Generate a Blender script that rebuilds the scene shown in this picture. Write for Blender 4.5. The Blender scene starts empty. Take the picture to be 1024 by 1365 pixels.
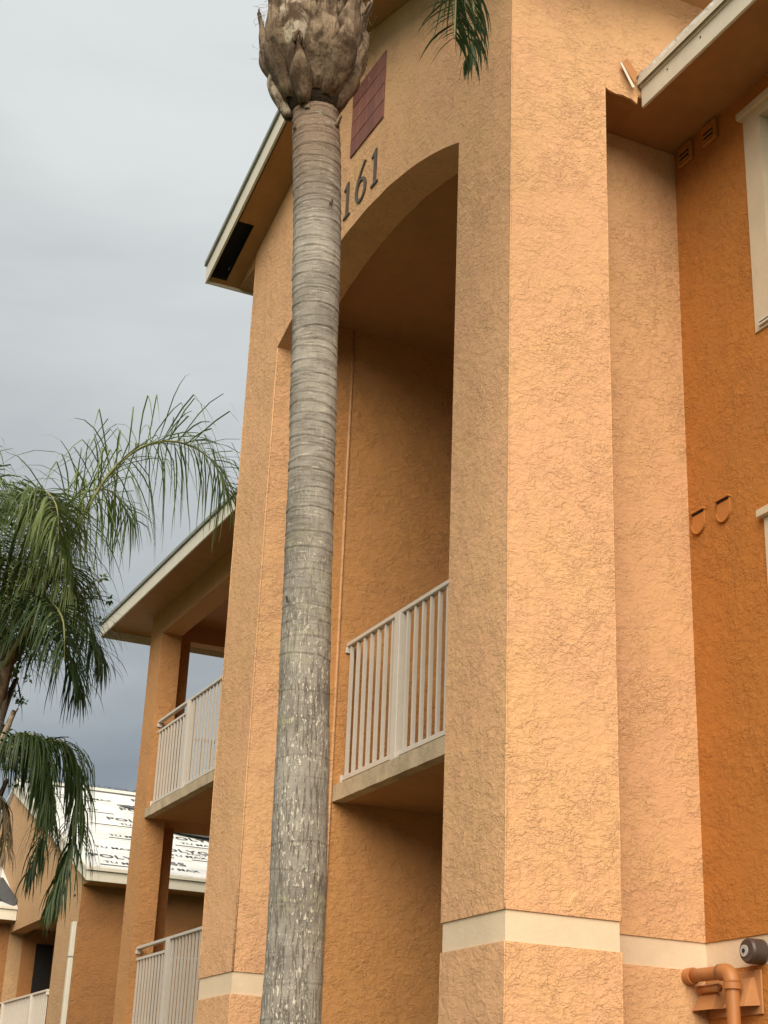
import bpy, bmesh, math, random
from mathutils import Vector, Matrix, noise
R = math.radians
rng = random.Random(7)
sc = bpy.context.scene
COL = sc.collection

# ---------------------------------------------------------------- camera
yaw, pitch, roll, FPX = 0.42762, 0.39034, 0.041187, 2063.2
f = Vector((math.sin(yaw)*math.cos(pitch), math.cos(yaw)*math.cos(pitch), math.sin(pitch)))
r0 = Vector((math.cos(yaw), -math.sin(yaw), 0)); u0 = r0.cross(f)
rr = r0*math.cos(roll) + u0*math.sin(roll); uu = u0*math.cos(roll) - r0*math.sin(roll)
cam_d = bpy.data.cameras.new('camera'); cam = bpy.data.objects.new('camera', cam_d); COL.objects.link(cam)
M = Matrix((rr, uu, -f)).transposed().to_4x4(); M.translation = (0, 0, 1.6)
cam.matrix_world = M
cam_d.sensor_fit = 'VERTICAL'; cam_d.sensor_height = 36.0; cam_d.lens = 36.0*FPX/1365.0
cam_d.clip_start = 0.05; cam_d.clip_end = 2000
sc.camera = cam

# ---------------------------------------------------------------- light
SUN_EL, SUN_AZ = R(36), R(210)          # azimuth clockwise from +Y: the light comes from behind the camera
w = bpy.data.worlds.new('World'); sc.world = w; w.use_nodes = True
N = w.node_tree.nodes; L = w.node_tree.links; N.clear()
out = N.new('ShaderNodeOutputWorld'); bg1 = N.new('ShaderNodeBackground'); bg2 = N.new('ShaderNodeBackground')
mix = N.new('ShaderNodeMixShader'); sky = N.new('ShaderNodeTexSky')
sky.sky_type = 'NISHITA'; sky.sun_disc = False; sky.sun_elevation = SUN_EL; sky.sun_rotation = SUN_AZ
bg1.inputs[1].default_value = 0.05; L.new(sky.outputs[0], bg1.inputs[0])
tc = N.new('ShaderNodeTexCoord'); sep = N.new('ShaderNodeSeparateXYZ'); L.new(tc.outputs['Generated'], sep.inputs[0])
mp = N.new('ShaderNodeMapping'); mp.inputs['Scale'].default_value = (1, 1, 2.6); L.new(tc.outputs['Generated'], mp.inputs[0])
n1 = N.new('ShaderNodeTexNoise'); n1.inputs['Scale'].default_value = 2.6; n1.inputs['Detail'].default_value = 7; n1.inputs['Roughness'].default_value = .5; n1.inputs['Distortion'].default_value = .35
L.new(mp.outputs[0], n1.inputs['Vector'])
sb = N.new('ShaderNodeMath'); sb.operation = 'MULTIPLY_ADD'; sb.inputs[1].default_value = .62; sb.inputs[2].default_value = -.31; L.new(n1.outputs[0], sb.inputs[0])
ad = N.new('ShaderNodeMath'); ad.operation = 'ADD'; L.new(sb.outputs[0], ad.inputs[0]); L.new(sep.outputs[2], ad.inputs[1])
cr = N.new('ShaderNodeValToRGB'); L.new(ad.outputs[0], cr.inputs[0])
e = cr.color_ramp.elements
e[0].position = 0.0; e[0].color = (.18, .195, .21, 1)
e[1].position = 0.85; e[1].color = (.78, .80, .79, 1)
for p_, c_ in ((.16, (.235, .258, .28, 1)), (.27, (.34, .365, .372, 1)), (.40, (.49, .515, .51, 1)), (.62, (.71, .735, .725, 1))):
    q = e.new(p_); q.color = c_
bg2.inputs[1].default_value = 0.28; L.new(cr.outputs[0], bg2.inputs[0])
mix.inputs[0].default_value = 0.93; L.new(bg1.outputs[0], mix.inputs[1]); L.new(bg2.outputs[0], mix.inputs[2]); L.new(mix.outputs[0], out.inputs[0])
sd = bpy.data.lights.new('sun', 'SUN'); sd.energy = 1.5; sd.angle = R(58); sd.color = (1, .87, .70)
so = bpy.data.objects.new('sun', sd); COL.objects.link(so)
sv = Vector((math.sin(SUN_AZ)*math.cos(SUN_EL), math.cos(SUN_AZ)*math.cos(SUN_EL), math.sin(SUN_EL)))
so.rotation_euler = sv.to_track_quat('Z', 'Y').to_euler()
sc.render.engine = 'CYCLES'
sc.cycles.max_bounces = 8; sc.cycles.diffuse_bounces = 5
sc.view_settings.view_transform = 'Standard'; sc.view_settings.look = 'None'
sc.view_settings.exposure = 1.93; sc.view_settings.gamma = 1.0; sc.view_settings.use_curve_mapping = False

# ---------------------------------------------------------------- materials
def lin(c): return tuple(((x/255/12.92) if x/255 <= .04045 else ((x/255+.055)/1.055)**2.4) for x in c)
class NT:
    def __init__(s, name, rough=.8, spec=.3):
        s.m = bpy.data.materials.new(name); s.m.use_nodes = True; s.n = s.m.node_tree.nodes; s.l = s.m.node_tree.links
        s.b = s.n['Principled BSDF']; s.b.inputs['Roughness'].default_value = rough; s.b.inputs['Specular IOR Level'].default_value = spec
        s.tc = s.n.new('ShaderNodeTexCoord'); s.P = s.tc.outputs['Object']
    def lk(s, a, b): s.l.new(a, b)
    def inp(s, sock, v):
        if hasattr(v, 'is_linked') or hasattr(v, 'links'): s.l.new(v, sock)
        else: sock.default_value = v
    def math(s, op, a, b=None, c=None, clamp=False):
        q = s.n.new('ShaderNodeMath'); q.operation = op; q.use_clamp = clamp
        for i, v in enumerate((a, b, c)):
            if v is not None: s.inp(q.inputs[i], v)
        return q.outputs[0]
    def map(s, scale=(1, 1, 1), src=None, loc=(0, 0, 0)):
        q = s.n.new('ShaderNodeMapping'); q.inputs['Scale'].default_value = scale; q.inputs['Location'].default_value = loc
        s.l.new(src or s.P, q.inputs[0]); return q.outputs[0]
    def noise(s, scale, detail=3, rough=.5, dist=0, vec=None, col=False):
        q = s.n.new('ShaderNodeTexNoise'); q.inputs['Scale'].default_value = scale; q.inputs['Detail'].default_value = detail
        q.inputs['Roughness'].default_value = rough; q.inputs['Distortion'].default_value = dist
        s.l.new(vec or s.P, q.inputs['Vector']); return q.outputs[1 if col else 0]
    def vor(s, scale, vec=None, feat='F1', out=0):
        q = s.n.new('ShaderNodeTexVoronoi'); q.feature = feat; q.inputs['Scale'].default_value = scale
        s.l.new(vec or s.P, q.inputs['Vector']); return q.outputs[out]
    def step(s, v, a, b, lo=0, hi=1):
        q = s.n.new('ShaderNodeMapRange'); q.interpolation_type = 'SMOOTHSTEP'
        s.inp(q.inputs[0], v); q.inputs[1].default_value = a; q.inputs[2].default_value = b; q.inputs[3].default_value = lo; q.inputs[4].default_value = hi
        return q.outputs[0]
    def mix(s, fac, a, b, mode='MIX'):
        q = s.n.new('ShaderNodeMix'); q.data_type = 'RGBA'; q.blend_type = mode
        s.inp(q.inputs[0], fac); s.inp(q.inputs[6], a if hasattr(a, 'links') else (*a[:3], 1)); s.inp(q.inputs[7], b if hasattr(b, 'links') else (*b[:3], 1))
        return q.outputs[2]
    def bump(s, h, dist, strength=1.0, normal=None):
        q = s.n.new('ShaderNodeBump'); q.inputs['Distance'].default_value = dist; q.inputs['Strength'].default_value = strength
        s.l.new(h, q.inputs['Height'])
        if normal is not None: s.l.new(normal, q.inputs['Normal'])
        return q.outputs[0]
    def done(s, col=None, normal=None, rough=None):
        if col is not None: s.inp(s.b.inputs['Base Color'], col if hasattr(col, 'links') else (*col[:3], 1))
        if normal is not None: s.l.new(normal, s.b.inputs['Normal'])
        if rough is not None: s.inp(s.b.inputs['Roughness'], rough)
        return s.m

def stucco(name, base, alt, amp=1.0):
    t = NT(name, .85, .2)
    warp = t.noise(7, 2, .5, 0, col=True)
    va = t.n.new('ShaderNodeVectorMath'); va.operation = 'MULTIPLY_ADD'; t.lk(warp, va.inputs[0]); va.inputs[1].default_value = (.07, .07, .05); t.lk(t.P, va.inputs[2])
    pw = t.map((1, 1, 1.45), va.outputs[0])
    a = t.noise(19, 3, .55, .4, vec=pw)
    b = t.noise(32, 3, .6, .5, vec=pw)
    c = t.noise(62, 2, .6, .3, vec=pw)
    # hand floated knock-down: stacked thin plates with ragged lips, over a fine sand grain
    lay = t.math('ADD', t.math('MULTIPLY', t.step(a, .43, .465), .55), t.math('MULTIPLY', t.step(a, .53, .56), .50))
    lay = t.math('ADD', lay, t.math('MULTIPLY', t.step(b, .455, .50), .42))
    lay = t.math('ADD', lay, t.math('MULTIPLY', t.step(c, .48, .56), .16))
    brk = t.step(t.noise(8, 2, .5), .40, .62)
    fine = t.noise(110, 3, .6)
    h = t.math('MULTIPLY_ADD', lay, t.math('MULTIPLY_ADD', brk, .45, .55), t.math('MULTIPLY', fine, .22))
    h = t.math('ADD', h, t.math('MULTIPLY', t.noise(5, 2, .5), .6))
    h = t.math('MULTIPLY', h, t.step(t.noise(1.7, 3, .6), .30, .68, .55, 1.25))
    nrm = t.bump(h, .0058*amp, 1.0)
    big = t.noise(1.1, 4, .6); mid = t.noise(6, 4, .6)
    k = t.step(t.math('MULTIPLY_ADD', big, .6, t.math('MULTIPLY', mid, .4)), .36, .64)
    col = t.mix(k, base, alt)
    ra = t.math('SUBTRACT', 1, t.step(t.math('ABSOLUTE', t.math('SUBTRACT', a, .447)), .0, .014))
    col = t.mix(t.math('MULTIPLY', t.math('MULTIPLY', ra, brk), .06), col, tuple(x*.4 for x in base))  # shade in the crevices under the plate lips, painted into the colour
    st = t.noise(1.0, 4, .6, vec=t.map((9, 9, .5)))
    col = t.mix(t.math('MULTIPLY', t.step(st, .56, .78), .14), col, tuple(x*.6 for x in base))
    return t.done(col, nrm)
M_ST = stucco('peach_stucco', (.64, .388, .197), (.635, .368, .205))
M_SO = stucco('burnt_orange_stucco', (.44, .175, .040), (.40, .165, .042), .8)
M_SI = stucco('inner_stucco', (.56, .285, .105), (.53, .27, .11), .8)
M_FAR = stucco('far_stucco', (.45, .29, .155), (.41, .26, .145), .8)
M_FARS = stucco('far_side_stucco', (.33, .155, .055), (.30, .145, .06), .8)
M_WING = stucco('shaded_wing_stucco', (.50, .255, .10), (.47, .245, .105), .8)  # same paint as the tower, darkened: the wing's shade is in the colour
def smooth_paint(name, base, rough=.55, var=.12, bumpk=.0006, dirt=.15, dirtcol=(.12, .10, .07)):
    t = NT(name, rough, .4)
    a = t.noise(5, 5, .65); b = t.noise(60, 3, .6)
    col = t.mix(t.step(a, .35, .7), base, tuple(x*(1-var) for x in base))
    d = t.noise(2.2, 6, .75, .4)
    col = t.mix(t.math('MULTIPLY', t.step(d, .55, .75), dirt), col, dirtcol)
    return t.done(col, t.bump(b, bumpk, 1))
M_BAND = smooth_paint('cream_band', (.66, .53, .38), .8, .08, .0018, .10, (.35, .25, .15))
M_WHITE = smooth_paint('cream_trim', (.60, .57, .48), .5, .08, .0004, .14)
M_RAIL = smooth_paint('cream_aluminium', (.59, .55, .49), .4, .06, .0003, .10)
M_CONC = smooth_paint('slab_edge_concrete', (.50, .40, .27), .9, .3, .004, .8, (.15, .125, .075))
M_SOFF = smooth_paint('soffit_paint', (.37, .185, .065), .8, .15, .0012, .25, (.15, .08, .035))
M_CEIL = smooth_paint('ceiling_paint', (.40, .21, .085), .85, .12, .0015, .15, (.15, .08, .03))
M_PVC = smooth_paint('painted_pipe', (.42, .17, .055), .45, .15, .0004, .2)
M_HOOD = smooth_paint('painted_vent', (.44, .205, .08), .6, .15, .0004, .2)
M_DARK = smooth_paint('dark_void', (.012, .010, .009), .9, .1, 0.0002, 0)
M_METAL = smooth_paint('bronze_digits', (.085, .062, .042), .5, .2, .0003, .3, (.2, .15, .1))
M_DRIP = smooth_paint('drip_edge', (.22, .23, .20), .45, .2, .0003, .2)
M_BELL = smooth_paint('dark_plastic', (.065, .045, .04), .4, .1, .0003, 0)
M_BELLW = smooth_paint('grey_ring', (.42, .40, .40), .5, .1, .0003, 0)
M_CAULK = smooth_paint('grout', (.44, .27, .20), .9, .1, .0005, .2)
M_FLAP = smooth_paint('torn_felt', (.075, .078, .085), .8, .25, .001, .3, (.3, .28, .26))
M_INK = smooth_paint('black_print', (.05, .05, .05), .7, .1, .0001, 0)
M_CHAIR = smooth_paint('chair_plastic', (.30, .32, .36), .5, .1, .0003, .1)
def mk(fn): return fn()
def underlay():
    t = NT('white_underlayment', .55, .4)
    a = t.noise(1.6, 5, .65, .3); wr = t.noise(5, 4, .6, .6, vec=t.map((.35, 1, 1)))
    col = t.mix(t.step(a, .35, .7), (.66, .67, .65), (.50, .51, .49))
    return t.done(col, t.bump(wr, .035, 1))
M_UND = underlay()
def tiles():
    t = NT('terracotta_tile', .55, .4)
    oi = t.n.new('ShaderNodeObjectInfo')
    a = t.noise(9, 4, .6)
    col = t.mix(oi.outputs['Random'], (.165, .052, .034), (.27, .095, .055))
    col = t.mix(t.step(a, .4, .7), col, (.185, .07, .05))
    return t.done(col, t.bump(t.noise(50, 3), .0008, 1))
M_TILE = tiles()
def glass():
    t = NT('window_glass', .08, .6)
    return t.done(t.mix(t.step(t.noise(.9, 2), .4, .6), (.16, .17, .16), (.20, .21, .19)), t.bump(t.noise(1.5, 2), .002, .4))
M_GLASS = glass()
M_WIN = smooth_paint('window_frame_bounce', (.56, .48, .36), .5, .08, .0004, .14)  # cream trim with bounce light from the orange walls tinted into it
def shingle():
    t = NT('roof_shingle', .9, .2)
    v = t.vor(9, vec=t.map((1, 1, 1)), out=1)
    return t.done(t.mix(t.noise(30, 3), (.16, .12, .09), (.30, .24, .18)), t.bump(t.noise(40, 3), .004, 1))
M_SHIN = shingle()
def bark():
    t = NT('palm_bark', .9, .2)
    sepz = t.n.new('ShaderNodeSeparateXYZ'); t.lk(t.P, sepz.inputs[0]); z = sepz.outputs[2]
    base = t.mix(t.step(t.noise(4, 5, .65), .34, .68), (.185, .170, .148), (.30, .28, .245))
    brown = t.mix(t.step(z, 5.9, 6.6), base, (.20, .135, .09))
    base = t.mix(.8, base, brown)
    # long vertical fibres, and the horizontal scratches between rings
    fib = t.noise(1, 4, .65, .3, vec=t.map((75, 75, 8)))
    hz = t.noise(1, 5, .72, .5, vec=t.map((6, 6, 85)))
    up = t.step(z, 2.9, 4.4)
    lines = t.mix(up, t.mix(0.0, (0, 0, 0), (0, 0, 0)), (1, 1, 1))
    dk = t.math('MULTIPLY', t.step(hz, .50, .66), t.math('MULTIPLY_ADD', up, .40, .12))
    base = t.mix(dk, base, (.085, .068, .052))
    lt = t.math('MULTIPLY', t.step(t.noise(1, 4, .7, .3, vec=t.map((11, 11, 70), loc=(4, 2, 1))), .56, .70), t.math('MULTIPLY_ADD', up, .55, .1))
    base = t.mix(lt, base, (.50, .46, .39))
    dn = t.math('SUBTRACT', 1, t.step(z, 3.3, 4.9))
    # pale flakes, taller than wide, on the lower trunk; dark fissures beside them
    fl = t.noise(1, 3, .6, .2, vec=t.map((110, 110, 34)))
    patch = t.step(t.noise(5, 3, .6), .36, .56)
    flk = t.math('MULTIPLY', t.step(fl, .54, .61), t.math('MULTIPLY', patch, t.math('MULTIPLY_ADD', dn, .8, .08)))
    fz = t.math('MULTIPLY', t.step(fib, .50, .64), t.math('MULTIPLY_ADD', dn, .6, .08))
    base = t.mix(fz, base, (.075, .062, .047))
    base = t.mix(flk, base, (.56, .52, .44))
    # lichen
    li = t.math('MULTIPLY', t.step(t.noise(2.3, 5, .7, .4, vec=t.map((1, 1, 2.2))), .50, .64), t.step(t.noise(45, 4, .7), .42, .60))
    lz = t.math('MULTIPLY', t.step(z, 2.0, 2.7), t.math('SUBTRACT', 1, t.step(z, 3.7, 4.6)))
    lz = t.math('MULTIPLY_ADD', lz, .85, .12)
    base = t.mix(t.math('MULTIPLY', t.math('MULTIPLY', li, lz), .9), base, (.31, .31, .19))
    h = t.math('ADD', t.math('MULTIPLY', hz, .5), t.math('MULTIPLY', fib, .5))
    h = t.math('MULTIPLY_ADD', flk, .5, t.math('SUBTRACT', h, t.math('MULTIPLY', t.math('MAXIMUM', dk, fz), .6)))
    return t.done(base, t.bump(h, .007, 1))
M_BARK = bark()
M_SHEATH = smooth_paint('gap_shade_fibre_sheath', (.05, .034, .022), .95, .4, .01, .3, (.12, .08, .05))  # fibrous core, coloured extra dark to paint shade into gaps between leaf bases
M_VENT = smooth_paint('wall_coloured_vent', (.44, .175, .042), .7, .12, .0004, .2)
def boot():
    t = NT('dry_leaf_base', .85, .2)
    oi = t.n.new('ShaderNodeObjectInfo')
    fib = t.noise(1, 5, .7, .3, vec=t.map((60, 60, 7)))
    a = t.noise(7, 5, .7, .5)
    c = t.mix(t.step(a, .38, .62), (.075, .05, .032), (.30, .225, .155))
    c = t.mix(t.math('MULTIPLY', t.step(oi.outputs['Random'], .2, .6), .5), c, (.10, .065, .04))
    c = t.mix(t.math('MULTIPLY', t.step(oi.outputs['Random'], .80, .95), t.step(a, .40, .62)), c, (.50, .43, .34))
    c = t.mix(t.math('MULTIPLY', t.step(fib, .50, .66), .75), c, (.045, .03, .02))
    return t.done(c, t.bump(t.math('ADD', fib, t.math('MULTIPLY', a, 1.2)), .008, 1))
M_BOOT = boot()
def leafmat(name, a, b, c):
    t = NT(name, .5, .35)
    n_ = t.noise(3, 3, .6); n2 = t.noise(24, 2, .6)
    col = t.mix(t.step(n_, .35, .65), a, b); col = t.mix(t.math('MULTIPLY', t.step(n2, .55, .75), .7), col, c)
    t.done(col)
    tr = t.n.new('ShaderNodeBsdfTranslucent'); t.lk(col, tr.inputs[0])
    mx = t.n.new('ShaderNodeMixShader'); mx.inputs[0].default_value = .28
    t.lk(t.b.outputs[0], mx.inputs[1]); t.lk(tr.outputs[0], mx.inputs[2]); t.lk(mx.outputs[0], t.n['Material Output'].inputs[0])
    return t.m
M_LEAF = leafmat('palm_leaflet', (.085, .13, .036), (.155, .205, .065), (.14, .16, .055))
M_LEAFD = leafmat('dark_palm_leaflet', (.030, .058, .018), (.050, .085, .026), (.09, .10, .04))
M_DRYLEAF = leafmat('dry_palm_leaflet', (.17, .125, .075), (.26, .20, .13), (.12, .09, .05))
M_RACH = smooth_paint('frond_stem', (.20, .21, .085), .6, .3, .0005, .3, (.16, .12, .07))
M_BROAD = leafmat('broad_leaf', (.035, .065, .02), (.065, .10, .03), (.09, .12, .04))
M_TWIG = smooth_paint('twig', (.14, .10, .07), .9, .2, .001, .2)
def grass():
    t = NT('lawn', .95, .1)
    return t.done(t.mix(t.noise(2, 5, .7), (.05, .08, .025), (.10, .11, .045)), t.bump(t.noise(60, 3), .02, 1))
M_GRASS = grass()
def paver():
    t = NT('concrete_path', .9, .2)
    return t.done(t.mix(t.noise(2, 5, .7), (.26, .24, .21), (.34, .32, .29)), t.bump(t.noise(60, 3), .003, 1))
M_PATH = paver()

# ---------------------------------------------------------------- helpers
def empty(name, loc, label, cat, group=None):
    o = bpy.data.objects.new(name, None); COL.objects.link(o); o.location = loc; o.empty_display_size = .3
    o['label'] = label; o['category'] = cat
    if group: o['group'] = group
    return o
def link(name, me, mat, parent=None, label=None, kind=None, smooth=False):
    if mat is not None and not me.materials: me.materials.append(mat)
    o = bpy.data.objects.new(name, me); COL.objects.link(o)
    if smooth: me.polygons.foreach_set('use_smooth', [True]*len(me.polygons))
    if parent is not None:
        o.parent = parent
        if parent.type == 'EMPTY': o.matrix_parent_inverse = Matrix.Translation(-parent.location)   # meshes are authored in world coordinates
    if label: o['label'] = label
    if kind: o['kind'] = kind
    return o
def mesh(name, v, fc):
    me = bpy.data.meshes.new(name); me.from_pydata([tuple(a) for a in v], [], fc); me.update(); return me
class MB:
    def __init__(s): s.v = []; s.f = []
    def box(s, x0, x1, y0, y1, z0, z1):
        b = len(s.v)
        for x in (x0, x1):
            for y in (y0, y1):
                for z in (z0, z1): s.v.append((x, y, z))
        for q in ((0, 1, 3, 2), (4, 6, 7, 5), (0, 4, 5, 1), (2, 3, 7, 6), (0, 2, 6, 4), (1, 5, 7, 3)): s.f.append(tuple(b+i for i in q))
        return s
    def prism(s, poly, axis, a, b):
        n = len(poly); k = len(s.v)
        for t in (a, b):
            for p in poly:
                s.v.append((t, p[0], p[1]) if axis == 0 else (p[0], t, p[1]) if axis == 1 else (p[0], p[1], t))
        s.f.append(tuple(range(k, k+n))); s.f.append(tuple(range(k+2*n-1, k+n-1, -1)))
        for i in range(n):
            j = (i+1) % n; s.f.append((k+i, k+n+i, k+n+j, k+j))
        return s
    def tube(s, pts, rad, seg=12, caps=True):
        k0 = len(s.v); pts = [Vector(p) for p in pts]; n = len(pts)
        rads = rad if isinstance(rad, (list, tuple)) else [rad]*n
        ref = Vector((0, 0, 1)) if abs((pts[-1]-pts[0]).normalized().z) < .9 else Vector((1, 0, 0))
        for i, p in enumerate(pts):
            t = (pts[min(i+1, n-1)]-pts[max(i-1, 0)]).normalized()
            a = t.cross(ref).normalized(); b = a.cross(t)
            for j in range(seg):
                th = 2*math.pi*j/seg; s.v.append(tuple(p+(a*math.cos(th)+b*math.sin(th))*rads[i]))
        for i in range(n-1):
            for j in range(seg):
                j2 = (j+1) % seg; s.f.append((k0+i*seg+j, k0+i*seg+j2, k0+(i+1)*seg+j2, k0+(i+1)*seg+j))
        if caps:
            s.f.append(tuple(k0+j for j in reversed(range(seg)))); s.f.append(tuple(k0+(n-1)*seg+j for j in range(seg)))
        return s
    def build(s, name, mat, parent=None, label=None, kind=None, smooth=False, bevel=0):
        me = mesh(name, s.v, s.f)
        bm = bmesh.new(); bm.from_mesh(me); bmesh.ops.recalc_face_normals(bm, faces=bm.faces)
        if bevel: bmesh.ops.bevel(bm, geom=bm.edges[:], offset=bevel, segments=1, affect='EDGES', profile=.5)
        bm.to_mesh(me); bm.free()
        return link(name, me, mat, parent, label, kind, smooth)
def box(name, mat, parent, *a, **k): return MB().box(*a).build(name, mat, parent, **k)
def holed(axis, c0, c1, u0, u1, z0, z1, holes):
    """solid wall slab between c0..c1 on the axis, spanning u0..u1, z0..z1, with rectangular holes (ua,ub,za,zb)"""
    us = sorted({u0, u1, *[h[0] for h in holes], *[h[1] for h in holes]}); zs = sorted({z0, z1, *[h[2] for h in holes], *[h[3] for h in holes]})
    nu, nz = len(us)-1, len(zs)-1
    def solid(i, j):
        if i < 0 or j < 0 or i >= nu or j >= nz: return False
        um, zm = (us[i]+us[i+1])/2, (zs[j]+zs[j+1])/2
        return not any(h[0] < um < h[1] and h[2] < zm < h[3] for h in holes)
    m = MB(); vi = {}
    def V(i, j, k):
        if (i, j, k) not in vi:
            vi[(i, j, k)] = len(m.v); c = (c0, c1)[k]
            m.v.append((c, us[i], zs[j]) if axis == 0 else (us[i], c, zs[j]))
        return vi[(i, j, k)]
    for i in range(nu):
        for j in range(nz):
            if not solid(i, j): continue
            for k in (0, 1): m.f.append((V(i, j, k), V(i+1, j, k), V(i+1, j+1, k), V(i, j+1, k)))
            if not solid(i-1, j): m.f.append((V(i, j, 0), V(i, j+1, 0), V(i, j+1, 1), V(i, j, 1)))
            if not solid(i+1, j): m.f.append((V(i+1, j, 0), V(i+1, j+1, 0), V(i+1, j+1, 1), V(i+1, j, 1)))
            if not solid(i, j-1): m.f.append((V(i, j, 0), V(i+1, j, 0), V(i+1, j, 1), V(i, j, 1)))
            if not solid(i, j+1): m.f.append((V(i, j+1, 0), V(i+1, j+1, 0), V(i+1, j+1, 1), V(i, j+1, 1)))
    return m
def instance(src, parent, off=(0, 0, 0)):
    c = src.copy(); COL.objects.link(c); c.parent = parent; c.location = Vector(src.location)+Vector(off); return c

# ---------------------------------------------------------------- setting
g = MB(); g.v = [(-400, -400, 0), (400, -400, 0), (400, 400, 0), (-400, 400, 0)]; g.f = [(0, 1, 2, 3)]
g.build('ground', M_GRASS, kind='structure')
MB().box(-.6, 1.6, -12, 40, -.1, .006).build('path', M_PATH, kind='structure')

# ---------------------------------------------------------------- main apartment building
D = 3.9; YA, YB, YC, YD = 6.906, 7.604, 10.85, 11.58
B0, B1 = 2.58, 2.736
bld = empty('apartment_building', (5.5, 9.2, 0), 'peach and orange stucco apartment building with the tall arched stair tower and gable', 'building')
# arched gable wall, above the band
def arch(y):   # intrados
    c = (YB+YC)/2; h = (YC-YB)/2; s_ = .35; Rr = (h*h+s_*s_)/(2*s_); return 7.78+math.sqrt(max(Rr*Rr-(y-c)**2, 0))-(Rr-s_)
na = 40
outl = [(YA, B1), (YB, B1)] + [(YB+(YC-YB)*i/na, arch(YB+(YC-YB)*i/na)) for i in range(na+1)] + [(YC, B1), (YD, B1), (YD, 9.10), ((YA+YD)/2, 9.10+.33*(YD-YA)/2), (YA, 9.10)]
# irregular hand-floated arch edge
outl = [(y, z+(noise.noise(Vector((y*5, 1, 2)))*.008 if 2 <= i < 2+na+1 else 0)) for i, (y, z) in enumerate(outl)]
MB().prism(outl, 0, D, D+.30).build('arched_wall', M_ST, bld)
MB().box(D, D+.3, YA, YB, 0, B0).build('pier_base', M_ST, bld)
MB().box(D, D+.3, YC, YD, 0, B0).build('pier_base', M_ST, bld)
XR = 4.594; XW = 5.42; YN = 7.314
MB().box(D+.3, XR, YA, YB, B1, 8.0305).build('pier_return_wall', M_ST, bld)
MB().box(D+.3, XR, YA, YB, 0, B0).build('pier_return_base', M_ST, bld)
MB().box(D+.3, 11.0, YA, YA+.25, 8.031, 9.10).build('upper_side_wall', M_ST, bld)
i_ = .009
def wavy_band(segs, label=None):
    m = MB()
    for a in segs: m.box(*a)
    return m.build('wall_band', M_BAND, bld)
wavy_band([(D+i_, XR-i_, YA+i_, YB-i_, B0, B1)])
wavy_band([(D+i_, 4.6, YC+i_, YD-i_, B0, B1)])
# nook wall and right wing wall
MB().box(XR-.2, XW, YN, YN+.25, B1, 8.012).build('nook_wall', M_ST, bld)
MB().box(XR-.2, XW, YN, YN+.25, 0, B0).build('nook_wall_base', M_ST, bld)
wavy_band([(XR-.2, XW+.012, YN+i_, YN+.2, B0, B1)])
W1 = (5.0, 6.56, 6.25, 7.80); W2 = (5.0, 6.585, 3.60, 5.05); W3 = (2.4, 3.9, 6.25, 7.80); W4 = (2.4, 3.9, 3.60, 5.05)
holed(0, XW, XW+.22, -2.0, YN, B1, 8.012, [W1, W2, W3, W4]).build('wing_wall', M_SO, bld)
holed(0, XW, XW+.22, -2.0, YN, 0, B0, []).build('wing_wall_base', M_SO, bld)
MB().box(XW+i_, XW+.2, -2.0, YN+.0085, B0, B1).build('wall_band', M_BAND, bld)
MB().box(XW, 11, -2.22, -2.0, 0, 8.01).build('wing_end_wall', M_ST, bld)
# windows of the right wing
for (ya, yb, za, zb) in (W1, W2, W3, W4):
    fr = holed(0, XW-.012, XW+.12, ya, yb, za, zb, [(ya+.085, yb-.16, za+.07, zb-.06)]).build('window', M_WIN, bld)
    MB().box(XW-.045, XW+.02, ya-.03, yb+.03, zb+.002, zb+.05).build('head_trim', M_WIN, fr, bevel=.003)
    m_ = MB().box(XW-.028, XW-.013, ya+.02, yb-.05, za+.02, za+.032).box(XW-.028, XW-.013, ya+.02, yb-.05, za+.044, za+.056)
    m_.build('shutter_track', M_RAIL, fr)
    MB().box(XW-.016, XW-.013, ya+.02, yb-.05, za+.033, za+.043).build('track_groove', M_DARK, fr)
    ym = (ya+yb)/2
    s_ = MB().box(XW+.05, XW+.09, ya+.085, yb-.16, za+.07, za+.11).box(XW+.05, XW+.09, ya+.085, yb-.16, zb-.10, zb-.06)
    s_.box(XW+.05, XW+.09, ya+.085, ya+.125, za+.11, zb-.10).box(XW+.05, XW+.09, yb-.20, yb-.16, za+.11, zb-.10).box(XW+.052, XW+.092, ya+.126, yb-.201, (za+zb)/2-.02, (za+zb)/2+.02)
    s_.build('sash', M_WIN, fr)
    MB().box(XW+.066, XW+.074, ya+.09, yb-.165, za+.075, zb-.065).build('pane', M_GLASS, fr)
    MB().box(XW+.121, XW+.20, ya, yb, za, zb).build('backing', M_DARK, fr)
# stair alcove
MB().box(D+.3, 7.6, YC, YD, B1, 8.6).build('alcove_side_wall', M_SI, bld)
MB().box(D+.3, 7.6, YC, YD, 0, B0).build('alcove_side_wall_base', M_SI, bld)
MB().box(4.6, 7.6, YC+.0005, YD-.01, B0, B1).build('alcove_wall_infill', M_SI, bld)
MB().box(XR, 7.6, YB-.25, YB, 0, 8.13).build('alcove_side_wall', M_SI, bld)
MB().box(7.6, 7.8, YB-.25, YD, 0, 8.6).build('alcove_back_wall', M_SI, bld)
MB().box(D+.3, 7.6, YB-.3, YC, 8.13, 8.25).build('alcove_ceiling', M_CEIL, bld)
MB().tube([(4.592, YC-.002, z) for z in (0, 2, 4, 6, 8.12)], .011, 8).build('corner_bead', M_ST, bld, smooth=True)
MB().tube([(D+.006, YC+.004, z) for z in (B1, 4, 6, 7.77)], .008, 6).build('corner_bead', M_ST, bld, smooth=True)
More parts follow.
